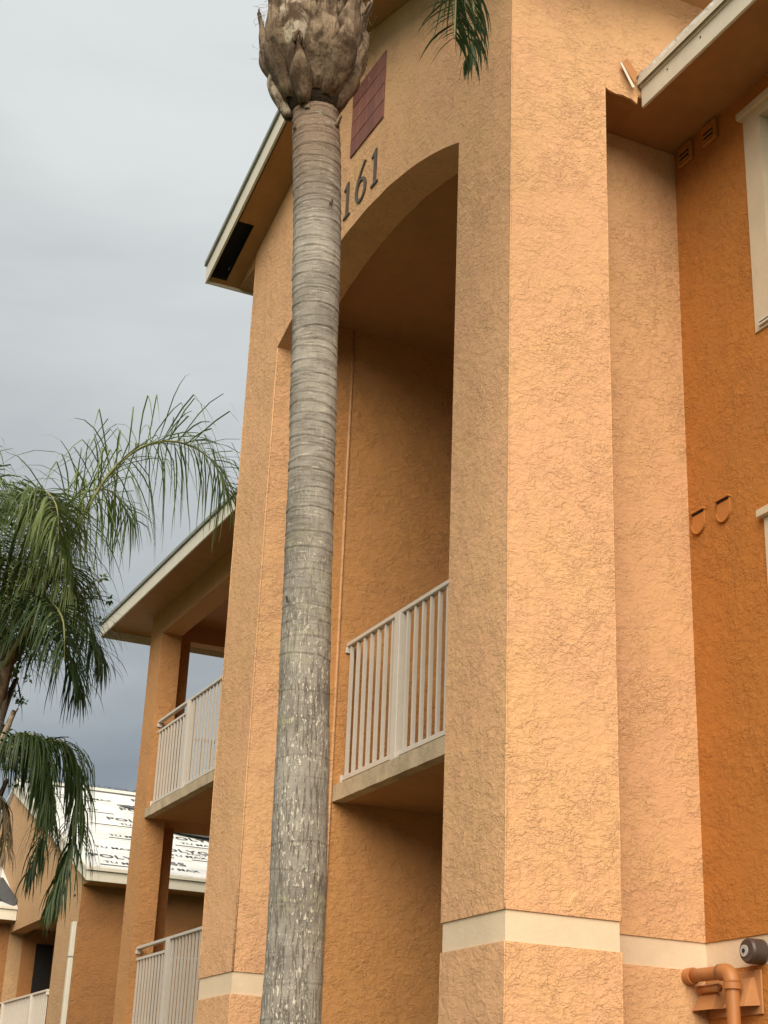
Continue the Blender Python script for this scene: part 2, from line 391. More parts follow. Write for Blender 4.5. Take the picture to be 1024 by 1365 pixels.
for (bx_, by_, za_, zb_) in ((D, YA, B1, 9.09), (D, YA, 0, B0), (D, YC, 0, B0), (XR, YA, B1, 8.0), (XR, YA, 0, B0), (D, YD, B1, 9.05)):
    nn = int((zb_-za_)/.06)+2
    MB().tube([(bx_+.0025*noise.noise(Vector((z_*2.1, bx_, by_)))+(.003 if bx_ == D else -.003), by_+.003+.0025*noise.noise(Vector((by_, z_*2.7, 4))), z_) for z_ in [za_+(zb_-za_)*i/nn for i in range(nn+1)]], .0055, 6).build('corner_bead', M_ST, bld, smooth=True)
def slab(x0, x1, y0, y1, z0, z1, parent=bld):
    # edge strip worn unevenly, body flat
    n = 40; m = MB(); k = len(m.v)
    for i in range(n+1):
        y = y0+(y1-y0)*i/n; w_ = noise.noise(Vector((y*9, z0, 3)))*.006; w2 = noise.noise(Vector((y*14, z0, 9)))*.005
        m.v += [(x0+w_, y, z0+w2), (x0-w2, y, z1+w_), (x0+.10, y, z1), (x0+.10, y, z0+.003)]
    for i in range(n):
        a = k+4*i; b = a+4
        m.f += [(a, a+1, b+1, b), (a+1, a+2, b+2, b+1), (a+2, a+3, b+3, b+2), (a+3, a, b, b+3)]
    m.f += [(k, k+3, k+2, k+1), (k+4*n, k+4*n+1, k+4*n+2, k+4*n+3)]
    e_ = m.build('slab', M_CONC, parent)
    MB().box(x0+.101, x1, y0, y1, z0+.004, z1-.002).build('slab_body', M_CEIL, e_)
    return e_
slab(4.606, 6.2, YB, YC, 4.035, 4.160)
MB().box(6.0, 7.6, YB, YC, 5.28, 5.40).build('slab', M_CEIL, bld)
MB().box(6.0, 7.6, YB, YC, 2.49, 2.61).build('slab', M_CEIL, bld)
def railing(x, y0, y1, zs, zt, posts, gap_until=None, axis=1, parent=bld, step=.125, near_full=True, b_r=.0125):
    """railing along Y at x (axis=1) or along X at y=x (axis=0), slab top zs, rail top zt"""
    rl = None
    def bx(u0, u1, w_, z0, z1): return (x-w_, x+w_, u0, u1, z0, z1) if axis == 1 else (u0, u1, x-w_, x+w_, z0, z1)
    rl = MB().box(*bx(y0, y1, .027, zt-.034, zt)).build('railing', M_RAIL, parent, bevel=.004)
    zb = zs+.055
    MB().box(*bx(y0, y1, .016, zb, zb+.036)).build('bottom_rail', M_RAIL, rl, bevel=.002)
    segs = []
    for py in posts: MB().box(*bx(py-.045, py+.045, .045, zs, zt-.035)).build('post', M_RAIL, rl, bevel=.004)
    if gap_until is not None:
        MB().box(*bx(gap_until, y1, .016, zt-.165, zt-.133)).build('middle_rail', M_RAIL, rl, bevel=.002)
    n = int((y1-y0)/step); src = {}
    for i in range(n+1):
        y = y1-.06-i*step
        if y < y0+.01 or any(abs(y-p) < .06 for p in posts): continue
        top = (zt-.166) if (gap_until is not None and y > gap_until) else zt-.035
        key = round(top, 3)
        if key not in src:
            src[key] = (MB().box(*bx(y-b_r, y+b_r, b_r, zb+.037, top)).build('baluster', M_RAIL, rl), y)
        else:
            s0, ys = src[key]; d_ = y-ys
            instance(s0, rl, (0, d_, 0) if axis == 1 else (d_, 0, 0))
    # brackets
    for yy in (y0, y1):
        MB().box(*bx(yy-.02 if yy == y1 else yy, yy if yy == y1 else yy+.02, .034, zt-.085, zt-.036)).build('bracket', M_RAIL, rl, bevel=.003)
        MB().box(*bx(yy-.02 if yy == y1 else yy, yy if yy == y1 else yy+.02, .03, zb-.02, zb+.045)).build('bracket', M_RAIL, rl, bevel=.003)
    return rl
railing(4.69, YB+.002, YC-.002, 4.150, 5.315, [9.88], step=.127)
# gable roof
GY = (YA+YD)/2; EY0, EY1 = YA-.47, 12.05; XF = 3.60; KS = .33
def zr(y): return 8.95 + KS*(EY1-y if y > GY else y-EY0)   # underside of the overhang
# soffit sheets (left one has an open vent bay near its foot)
def sloped(xa, xb, ya, yb, t0, t1):
    m = MB(); m.prism([(ya, zr(ya)+t0), (yb, zr(yb)+t0), (yb, zr(yb)+t1), (ya, zr(ya)+t1)], 0, xa, xb); return m
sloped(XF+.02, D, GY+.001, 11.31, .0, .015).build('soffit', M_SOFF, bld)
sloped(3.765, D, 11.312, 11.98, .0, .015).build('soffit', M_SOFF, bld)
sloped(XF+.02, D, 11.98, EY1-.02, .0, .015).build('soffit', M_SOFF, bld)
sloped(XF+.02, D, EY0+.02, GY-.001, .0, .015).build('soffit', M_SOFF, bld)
sloped(XF+.02, 3.764, 11.312, 11.979, .10, .115).build('vent_bay', M_DARK, bld)
MB().prism([(11.31, zr(11.31)+.016), (11.98, zr(11.98)+.016), (11.98, zr(11.98)+.1), (11.31, zr(11.31)+.1)], 0, 3.765, 3.775).build('vent_bay_side', M_DARK, bld)
MB().prism([(11.9785, zr(11.9785)-.0), (11.9795, zr(11.9795)-.0), (11.9795, zr(11.9795)+.10), (11.9785, zr(11.9785)+.10)], 0, XF+.001, 3.764).build('vent_bay_side', M_DARK, bld)
MB().prism([(11.31, zr(11.31)+.0), (11.98, zr(11.98)+.0), (11.98, zr(11.98)+.1), (11.31, zr(11.31)+.1)], 0, XF+.001, XF+.004).build('vent_bay_side', M_DARK, bld)
# side soffits + eave fascias
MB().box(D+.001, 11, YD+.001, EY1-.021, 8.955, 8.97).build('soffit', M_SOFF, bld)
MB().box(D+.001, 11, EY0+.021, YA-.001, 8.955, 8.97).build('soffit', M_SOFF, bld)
for (ya, yb) in ((YD+.001, EY1-.021), (EY0+.021, YA-.001)):
    MB().prism([(ya, 8.971), (yb, 8.971), (yb, zr(yb)-.001), (ya, zr(ya)-.001)], 0, D+.001, D+.015).build('soffit_return', M_SOFF, bld)
MB().box(XF, 11, EY1-.02, EY1, 8.93, 9.13).build('fascia', M_WHITE, bld, bevel=.003)
MB().box(XF, 11, EY0, EY0+.02, 8.93, 9.13).build('fascia', M_WHITE, bld, bevel=.003)
# rake fascias with a darker drip edge on top
for (ya, yb) in ((GY, EY1), (EY0, GY)):
    f_ = MB().prism([(ya, zr(ya)-.02), (yb, zr(yb)-.02), (yb, zr(yb)+.155), (ya, zr(ya)+.155)], 0, XF-.02, XF+.0).build('rake_fascia', M_WHITE, bld)
    MB().prism([(ya, zr(ya)+.158), (yb, zr(yb)+.158), (yb, zr(yb)+.20), (ya, zr(ya)+.20)], 0, XF-.042, XF+.01).build('drip_edge', M_DRIP, f_)
    MB().prism([(ya, zr(ya)+.205), (yb, zr(yb)+.205), (yb, zr(yb)+.25), (ya, zr(ya)+.25)], 0, XF-.02, 11.0).build('roof', M_UND, bld)
# right wing eave, soffit, roof
XE = 4.865; ZE = 7.93
MB().box(XE+.02, XW-.001, -2.3, YN-.001, 8.015, 8.03).build('soffit', M_SOFF, bld)
MB().box(XR+.001, XE+.019, YA+.001, YN-.001, 8.015, 8.03).build('soffit', M_SOFF, bld)
ef = MB().box(XE, XE+.02, -2.35, YA-.012, ZE, ZE+.17).build('fascia', M_WHITE, bld, bevel=.002)
MB().box(XE-.012, XE-.001, -2.35, YA-.012, ZE+.148, ZE+.182).build('fascia_lip', M_WHITE, ef, bevel=.002)
MB().box(XE-.03, XE+.02, -2.35, YA-.02, ZE+.186, ZE+.200).build('drip_edge', M_WHITE, ef)
MB().box(XE-.032, XE-.031, -2.35, YA-.02, ZE+.160, ZE+.200).build('drip_lip', M_WHITE, ef)
for yy in (6.60, 6.25, 5.4): MB().tube([(XE-.004, yy, ZE+.10), (XE, yy, ZE+.10)], .006, 8).build('nail_head', M_DARK, ef)
MB().prism([(XE-.02, ZE+.204), (9.0, ZE+.204+.33*4.2), (9.0, ZE+.25+.33*4.2), (XE-.02, ZE+.25)], 1, -2.4, YA-.003).build('roof', M_UND, bld)
# kick-out flashing at the foot of the roof edge
m_ = MB(); m_.v = [(4.705, YA-.030, 8.215), (4.758, YA-.010, 8.285), (4.835, YA-.012, 8.185), (4.782, YA-.055, 8.06)]; m_.f = [(0, 1, 2, 3)]
kf = m_.build('kickout_flashing', M_HOOD, bld, label='bent orange painted flashing sticking out where roof edge meets wall'); 
kf.modifiers.new('th', 'SOLIDIFY').thickness = .006
m_ = MB(); m_.v = [(4.690, YA-.034, 8.21), (4.704, YA-.036, 8.215), (4.782, YA-.062, 8.03), (4.764, YA-.060, 8.02)]; m_.f = [(0, 1, 2, 3)]
k2 = m_.build('flashing_edge', M_WHITE, kf); k2.modifiers.new('th', 'SOLIDIFY').thickness = .004
m_ = MB(); m_.v = [(4.835, YA-.01, 8.16), (4.86, YA-.05, 8.20), (4.93, YA-.02, 8.24), (4.90, YA-.004, 8.17)]; m_.f = [(0, 1, 2, 3)]
k3 = m_.build('torn_felt_scrap', M_FLAP, kf); k3.modifiers.new('th', 'SOLIDIFY').thickness = .005
m_ = MB()
pts = [(XR-.002, 8.004)]+[(XR+.02+.03*i, 8.0-.012-.010*abs(math.sin(i*2.3))) for i in range(7)]+[(XE-.03, 7.955), (XE-.02, 8.035), (XR-.002, 8.035)]
m_.prism(pts, 1, YA-.004, YA+.012); m_.build('ragged_stucco_edge', M_ST, bld)
# recessed wall tiles
tp = MB().box(D-.002, D+.05, 8.852, 9.462, 8.80, 9.43).build('tile_panel', M_CAULK, bld)
tw = .1465; th = .151; t0 = None
for i in range(4):
    for j in range(4):
        y = 8.854+i*.1525; z = 8.802+j*.157
        if t0 is None: t0 = MB().box(D-.012, D-.001, y, y+tw, z, z+th).build('tile', M_TILE, tp, bevel=.0025)
        else: instance(t0, tp, (rng.uniform(-.001, .001), i*.1525, j*.157))
# house number, bronze relief digits
num = MB().box(D+.001, D+.002, 8.90, 9.60, 8.27, 8.58)
def digit(poly, yc, zb, w_, h, dep=.013):
    # poly in 0..1 units, x to the right as read; the reader's right is -Y
    return MB().prism([(yc+w_/2-px*w_, zb+pz*h) for px, pz in poly], 0, D-dep, D-.001)
one = [(.13, 0), (.87, 0), (.87, .04), (.64, .08), (.64, 1.0), (.55, 1.0), (.13, .87), (.15, .82), (.42, .85), (.42, .08), (.13, .04)]
root_n = digit(one, 9.475, 8.268, .165, .315).build('house_number', M_METAL, bld)
digit(one, 8.965, 8.262, .165, .318).build('digit', M_METAL, root_n)
# six: ring + sweeping tail
m6 = MB(); n6 = 28; yc, zc = 9.215, 8.262+.105; ro, ri = (.098, .105), (.063, .082)
k = 0
ring_o = [(yc+ro[0]*math.cos(2*math.pi*i/n6), zc+ro[1]*math.sin(2*math.pi*i/n6)) for i in range(n6)]
ring_i = [(yc+ri[0]*math.cos(2*math.pi*i/n6), zc+ri[1]*math.sin(2*math.pi*i/n6)) for i in range(n6)]
for xx in (D-.013, D-.001):
    m6.v += [(xx, a, b) for a, b in ring_o]+[(xx, a, b) for a, b in ring_i]
for i in range(n6):
    j = (i+1) % n6
    m6.f += [(i, j, n6+j, n6+i), (2*n6+i, 3*n6+i, 3*n6+j, 2*n6+j), (i, 2*n6+i, 2*n6+j, j), (n6+i, n6+j, 3*n6+j, 3*n6+i)]
m6.build('digit', M_METAL, root_n)
tail_o = []; tail_i = []
for i in range(11):
    t = i/10; a = math.pi*.0
    y = yc+.100-(.100+.055)*t**1.7; z = zc+.0+(.235)*t**.85
    tail_o.append((y, z)); tail_i.append((y-.034*(1-.4*t), z-.008*t))
m6 = MB().prism(tail_o+tail_i[::-1], 0, D-.0134, D-.0015); m6.build('digit_tail', M_METAL, root_n)

# wall vents on the right wing wall
def u_vent(yc, zc):
    w_, h = .060, .075
    pl = [(yc-w_, zc+h*.8), (yc+w_, zc+h*.8)]+[(yc+w_*math.cos(a), zc-h*.15+h*.85*-math.sin(a)) for a in [math.pi*i/10 for i in range(11)]]
    v = MB().prism(pl, 0, XW-.012, XW-.001).build('wall_vent', M_VENT, bld)
    po = [(yc+(a-yc)*1.22, zc+(b-zc)*1.18) for a, b in pl]
    MB().prism([(yc-w_*1.12, zc+h*.82), (yc+w_*1.12, zc+h*.82), (yc+w_*1.12, zc+h*.95), (yc-w_*1.12, zc+h*.95)], 0, XW-.026, XW-.001).build('vent_hood', M_VENT, v)
    MB().prism([(yc-w_*1.0, zc+h*.62), (yc+w_*1.0, zc+h*.62), (yc+w_*1.0, zc+h*.80), (yc-w_*1.0, zc+h*.80)], 0, XW-.0135, XW-.0122).build('vent_slot', M_DARK, v)
    m = MB(); n = 10
    for i in range(n):
        a0, a1 = math.pi*i/n, math.pi*(i+1)/n
        q = lambda a, k_: (yc+w_*k_*math.cos(a), zc-h*.15-h*.85*k_*math.sin(a))
        m.prism([q(a0, 1.0), q(a1, 1.0), q(a1, 1.13), q(a0, 1.13)], 0, XW-.018, XW-.001)
    m.build('vent_rim', M_VENT, v)
u_vent(7.205, 5.245); u_vent(6.955, 5.238)
# small louvred vents under the soffit
for yc in (7.17, 6.90):
    v = MB().box(XW-.028, XW-.001, yc-.075, yc+.075, 7.85, 8.0).build('soffit_vent', M_VENT, bld, bevel=.006)
    MB().box(XW-.0295, XW-.0285, yc-.05, yc+.05, 7.86, 7.95).build('vent_opening', M_DARK, v)
    for q in range(3): MB().box(XW-.038, XW-.030, yc-.055, yc+.055, 7.865+q*.035, 7.875+q*.035).build('louvre', M_VENT, v)
# two hooded dryer vents low on the wall
for yc in (7.215, 6.94):
    w_ = .092; a = MB()
    a.v = [(XW-.001, yc-w_*.62, 2.525), (XW-.001, yc+w_*.62, 2.525), (XW-.035, yc+w_*.62, 2.515), (XW-.035, yc-w_*.62, 2.515),
           (XW-.001, yc-w_, 2.375), (XW-.001, yc+w_, 2.375), (XW-.115, yc+w_, 2.365), (XW-.115, yc-w_, 2.365)]
    a.f = [(0, 1, 2, 3), (3, 2, 6, 7), (0, 3, 7, 4), (1, 5, 6, 2)]
    v = a.build('dryer_vent', M_HOOD, bld); v.modifiers.new('th', 'SOLIDIFY').thickness = .004
    MB().box(XW-.012, XW-.0015, yc-w_-.02, yc+w_+.02, 2.33, 2.555).build('vent_plate', M_HOOD, v, bevel=.003)
    MB().box(XW-.09, XW-.0125, yc-w_*.8, yc+w_*.8, 2.385, 2.39).build('vent_flap', M_DARK, v)
# drain pipe with elbow
pr_ = .036
c0 = Vector((5.290, YN-.002, 2.545)); c1 = Vector((5.290, 6.985, 2.545))
ptsp = [c0, c1]; el = []
for i in range(1, 9):
    a = math.pi/2*i/8; el.append(c1+Vector((0, -math.sin(a)*.065, -(1-math.cos(a))*.065)))
pipe = MB().tube([c0, (5.290, 7.1, 2.545), c1]+el+[(5.290, 6.92, 1.2), (5.290, 6.92, 0.02)], pr_, 24).build('drain_pipe', M_PVC, bld, smooth=True)
MB().tube([c0+Vector((0, -.0, 0)), c0+Vector((0, -.055, 0))], .045, 24).build('pipe_collar', M_PVC, pipe, bevel=0)
MB().tube([c1+Vector((0, .035, 0)), c1]+el[:], [.044]*(2+len(el)), 24).build('pipe_elbow', M_PVC, pipe, smooth=True)
MB().tube([(5.290, 6.92, 2.485), (5.290, 6.92, 2.452)], .048, 24).build('pipe_collar', M_PVC, pipe)
MB().tube([(5.34, 7.28, 2.475), (5.34, 7.10, 2.475)], .022, 16).build('small_pipe', M_PVC, pipe, smooth=True)
# round alarm sounder
snd = MB().tube([(XW-.002, 6.83, 2.645), (XW-.085, 6.83, 2.645), (XW-.098, 6.83, 2.645)], [.066, .066, .058], 32).build('alarm_sounder', M_BELL, bld, smooth=False)
MB().tube([(XW-.0985, 6.845, 2.645), (XW-.104, 6.845, 2.645)], .031, 24).build('sounder_ring', M_BELLW, snd)
MB().tube([(XW-.1045, 6.845, 2.645), (XW-.108, 6.845, 2.645)], .012, 6).build('sounder_hole', M_DARK, snd)

# left wing with balconies
LX = 5.42; CY0, CY1 = 18.67, 19.18; FL = [2.61, 5.40]
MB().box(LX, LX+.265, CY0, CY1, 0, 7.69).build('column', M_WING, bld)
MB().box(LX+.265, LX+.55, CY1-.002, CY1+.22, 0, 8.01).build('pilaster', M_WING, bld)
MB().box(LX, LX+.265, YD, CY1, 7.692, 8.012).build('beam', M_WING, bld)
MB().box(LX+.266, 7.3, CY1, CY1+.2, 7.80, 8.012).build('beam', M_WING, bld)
MB().box(7.3, 7.5, YD, CY1+.2, 0, 8.01).build('balcony_back_wall', M_SI, bld)
for z in FL:
    s_ = slab(LX-.004, 7.3, YD, CY0-.001, z-.115, z)
    MB().box(LX+.266, 7.299, CY0, CY1+.19, z-.113, z-.002).build('slab_end', M_CEIL, s_)
    railing(5.50, YD+.3, CY0-.003, z, z+1.13, [17.42, 14.3], gap_until=17.42, step=.118, b_r=.011)
    railing(CY1+.10, LX+.56, 7.29, z, z+1.13, [6.6], axis=0, step=.118, b_r=.011)
    dr = holed(0, 7.285, 7.299, 14.6, 16.5, z+.02, z+2.1, [(14.68, 15.52, z+.1, z+2.02), (15.58, 16.42, z+.1, z+2.02)]).build('sliding_door', M_WHITE, bld)
    MB().box(7.292, 7.297, 14.66, 16.44, z+.08, z+2.04).build('pane', M_GLASS, dr)
MB().box(4.95, 9.5, YD+.001, 19.96, 8.015, 8.03).build('soffit', M_SOFF, bld)
wf = MB().box(4.93, 4.95, YD+.001, 19.98, 7.90, 8.07).build('fascia', M_WHITE, bld, bevel=.003)
MB().box(4.905, 4.95, YD+.001, 20.0, 8.075, 8.115).build('drip_edge', M_DRIP, wf)
wf2 = MB().box(4.951, 9.5, 19.961, 19.98, 7.90, 8.07).build('fascia', M_WHITE, bld, bevel=.003)
MB().box(4.951, 9.5, 19.95, 20.005, 8.075, 8.115).build('drip_edge', M_DRIP, wf2)
m_ = MB(); m_.v = [(4.91, YD, 8.12), (4.91, 20.0, 8.12), (9.5, 20.0, 8.12), (7.2, 17.7, 8.88), (7.2, YD, 8.88), (9.5, YD, 8.12)]
m_.f = [(0, 1, 3, 4), (1, 2, 3), (2, 5, 4, 3)]; m_.build('roof', M_UND, bld)
# plastic chair on the top balcony, seen through the balusters
ch = empty('balcony_chair', (6.3, 16.2, 5.40), 'grey slatted chair behind the railing of the top floor balcony', 'chair')
def cb(*a, name='leg'): 
    x0, x1, y0, y1, z0, z1 = a
    return MB().box(6.3+x0, 6.3+x1, 16.2+y0, 16.2+y1, 5.402+z0, 5.402+z1).build(name, M_CHAIR, ch, bevel=.004)
cb(-.25, .25, -.25, .25, .42, .45, name='seat')
for a in (-.24, .21):
    for b in (-.24, .21): cb(a, a+.03, b, b+.03, 0, .419)
cb(-.24, -.21, -.25, -.22, .451, .95, name='back_post'); cb(.21, .24, -.25, -.22, .451, .95, name='back_post')
for q in range(5): cb(-.209+.09*q, -.209+.09*q+.055, -.245, -.225, .50, .93, name='slat')

# ---------------------------------------------------------------- building further back, roof under repair
FX = 6.0; FY = 23.68
fb = empty('neighbour_building', (9, 27, 0), 'lower peach building at the end with a white half finished roof', 'building')
E0 = 23.2; ZB = 5.15; ZT = 5.36; K2 = .40; RY = 29.27
zroof = lambda y: ZT+.02+K2*(y-E0)
RZ = zroof(RY)
OP = (25.0, 28.45, 2.55, 4.90)
holed(0, FX, FX+.25, FY, 28.5, 0, 5.3, [OP, (25.0, 28.45, .15, 2.2)]).build('gable_wall', M_FAR, fb)
MB().prism([(FY, 5.301), (28.5, 5.301), (2*RY-FY, 5.301), (RY, zroof(RY)-.12), (FY, zroof(FY)-.12)], 0, FX, FX+.25).build('gable_top', M_FAR, fb)
MB().box(FX, FX+.25, 28.5, 2*RY-FY, 0, 5.3).build('gable_wall', M_FAR, fb)
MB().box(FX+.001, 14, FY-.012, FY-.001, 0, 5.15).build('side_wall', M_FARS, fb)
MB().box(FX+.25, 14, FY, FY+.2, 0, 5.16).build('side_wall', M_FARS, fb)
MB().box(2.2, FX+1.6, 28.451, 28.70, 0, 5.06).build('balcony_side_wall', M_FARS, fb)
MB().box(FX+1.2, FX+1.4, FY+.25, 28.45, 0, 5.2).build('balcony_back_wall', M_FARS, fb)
MB().box(FX+.25, FX+1.2, 25.0, 28.45, 5.0, 5.2).build('balcony_ceiling', M_CEIL, fb)
MB().box(FX+.01, FX+1.2, 24.8, 28.45, 2.44, 2.55).build('slab', M_CEIL, fb)
dd = MB().box(FX+1.15, FX+1.199, 26.6, 28.3, 2.57, 4.75).build('door', M_DARK, fb)
MB().box(FX+.5, FX+.8, 28.42, 28.45, 2.57, 4.75).build('door', M_DARK, fb)
MB().box(FX+1.139, FX+1.149, 26.55, 26.64, 2.57, 4.8).build('door_frame', M_DRIP, dd)
railing(FX-.01, 25.0, 28.9, 2.56, 3.71, [28.1, 26.0], gap_until=28.1, parent=fb, step=.118, b_r=.011)
# roof deck under white underlayment
m_ = MB(); m_.prism([(E0, zroof(E0)-.05), (E0, zroof(E0)), (RY, RZ), (2*RY-E0, zroof(E0)), (2*RY-E0, zroof(E0)-.05), (RY, RZ-.05)], 0, FX-.06, 14.0)
rf = m_.build('roof', M_UND, fb, label='roof covered in white underlayment printed with black lettering')
MB().prism([(RY-.16, RZ-.050), (RY, RZ+.035), (RY+.16, RZ-.05), (RY+.14, RZ-.062), (RY, RZ+.010), (RY-.14, RZ-.062)], 0, FX-.05, 14.0).build('ridge_cap', M_WHITE, rf)
MB().prism([(RY-.25, zroof(RY-.25)+.003), (RY-.17, zroof(RY-.17)+.003), (RY-.17, zroof(RY-.17)+.012), (RY-.25, zroof(RY-.25)+.012)], 0, FX-.05, 14.0).build('ridge_shadow_lap', M_FLAP, rf)
# lap edges of the sheets
lapY = [E0+.95*i for i in range(1, 7)]
for i, y in enumerate(lapY):
    MB().prism([(y, zroof(y)+.002), (y+.05, zroof(y+.05)+.002), (y+.05, zroof(y+.05)+.006), (y, zroof(y)+.010)], 0, FX-.06, 14.0).build('lap_edge', M_UND, rf)
ff = MB().box(FX-.05, 14, E0-.02, E0, ZB, ZT-.06).build('fascia', M_WHITE, fb, bevel=.003)
MB().box(FX-.07, 14, E0-.055, E0-.0, ZT-.055, ZT-.010).build('drip_edge', M_WHITE, ff)
rk = MB().prism([(E0-.02, ZB), (E0-.02, ZT-.06), (RY, zroof(RY)-.08), (RY, zroof(RY)-.27)], 0, FX-.075, FX-.051).build('rake_fascia', M_WHITE, fb)
MB().prism([(E0-.04, ZT-.055), (E0-.04, ZT-.01), (RY, zroof(RY)+.0), (RY, zroof(RY)-.07)], 0, FX-.10, FX-.062).build('drip_edge', M_WHITE, rk)
MB().box(FX+.001, 14, E0+.0, FY, ZB+.0, ZB+.012).build('soffit', M_SOFF, fb)
# printed lettering on the sheets
def text_mesh(s, size):
    c = bpy.data.curves.new('t', 'FONT'); c.body = s; c.size = size; c.resolution_u = 2; c.offset = size*.012
    o = bpy.data.objects.new('t', c); COL.objects.link(o)
    me = bpy.data.meshes.new_from_object(o.evaluated_get(bpy.context.evaluated_depsgraph_get()))
    bpy.data.objects.remove(o); bpy.data.curves.remove(c); return me
me_big = text_mesh('POLYGLASS', .30); me_mid = text_mesh('POLYGLASS', .15); me_sm = text_mesh('TU MAX', .17)
for q in (me_big, me_mid, me_sm): q.materials.append(M_INK)
ang = math.atan(K2)
def put_text(me, x, y):
    o = bpy.data.objects.new('printed_lettering', me); COL.objects.link(o); o.parent = rf
    o.location = (x, y, zroof(y)+.012); o.rotation_euler = (ang, 0, 0)
for i in range(7):
    y = E0+.22+i*.95
    x = FX+.1-((i*.83) % 1.3)
    while x < 9.3:
        if x > FX-.02:
            if i % 2 == 0 or True: put_text(me_big, x, y+.34)
            put_text(me_mid, x+.5, y+.22) if i % 2 else None
        if x+.15 > FX: put_text(me_sm, x+.15, y+.02)
        if x+1.05 > FX: put_text(me_sm, x+1.05, y+.02)
        x += 2.15
# black rule lines
for i in range(7):
    y = E0+.10+i*.95
    for x0 in (FX+.15+((i*.7) % .8), FX+1.9):
        MB().prism([(y, zroof(y)+.004), (y+.035, zroof(y+.035)+.004), (y+.035, zroof(y+.035)+.0075), (y, zroof(y)+.0075)], 0, x0, x0+.75).build('printed_line', M_INK, rf)
# torn, lifted membrane
def flap(pts, name, mat, par):
    m = MB(); m.v = pts; m.f = [tuple(range(len(pts)))]; o = m.build(name, mat, par); o.modifiers.new('t', 'SOLIDIFY').thickness = .012
P_ = lambda x, y, h: (x, y, zroof(y)+h)
flap([P_(7.5, 26.3, .03), P_(8.0, 26.55, .02), P_(9.2, 26.2, .12), P_(9.2, 25.5, .10), P_(8.3, 25.9, .06)], 'lifted_felt', M_FLAP, rf)
flap([P_(7.55, 27.9, .02), P_(7.75, 27.75, .02), P_(8.9, 26.75, .04), P_(8.9, 26.80, .04), P_(7.8, 27.95, .02)], 'tear', M_FLAP, rf)
# small lower roof against the gable
sr = MB().prism([(28.05, 5.26), (28.05, 5.31), (30.5, 6.6), (30.5, 6.55)], 0, 2.4, 6.0-.005).build('lower_roof', M_UND, fb)
flap([(5.62, 28.5, 5.85), (5.70, 28.15, 5.80), (5.99, 28.1, 5.44), (5.93, 28.06, 5.28), (5.86, 28.2, 5.25), (5.50, 28.35, 5.62)], 'lifted_felt', M_FLAP, sr)
MB().prism([(28.2, 5.40), (28.3, 5.44), (29.8, 6.24), (29.8, 6.20)], 0, 2.4, 5.86).build('felt_sheet', M_FLAP, sr)
MB().box(2.4, 6.0-.004, 28.03, 28.05, 5.07, 5.25).build('fascia', M_WHITE, fb, bevel=.003)
MB().box(2.4, 6.0-.004, 28.0, 28.05, 5.255, 5.30).build('drip_edge', M_WHITE, fb)
MB().box(2.4, 6.0-.006, 28.051, 28.45, 5.07, 5.08).build('soffit', M_SOFF, fb)
# downspout at the corner
ds = MB().box(FX-.075, FX-.005, FY+.01, FY+.11, .1, 4.60).build('downspout', M_WHITE, fb, bevel=.008)
MB().box(FX-.079, FX-.004, FY+.006, FY+.114, 4.08, 4.10).build('strap', M_DRIP, ds)
MB().box(FX-.004, FX-.001, 24.0, 24.10, 5.02, 5.05).build('wall_patch', M_DARK, fb)

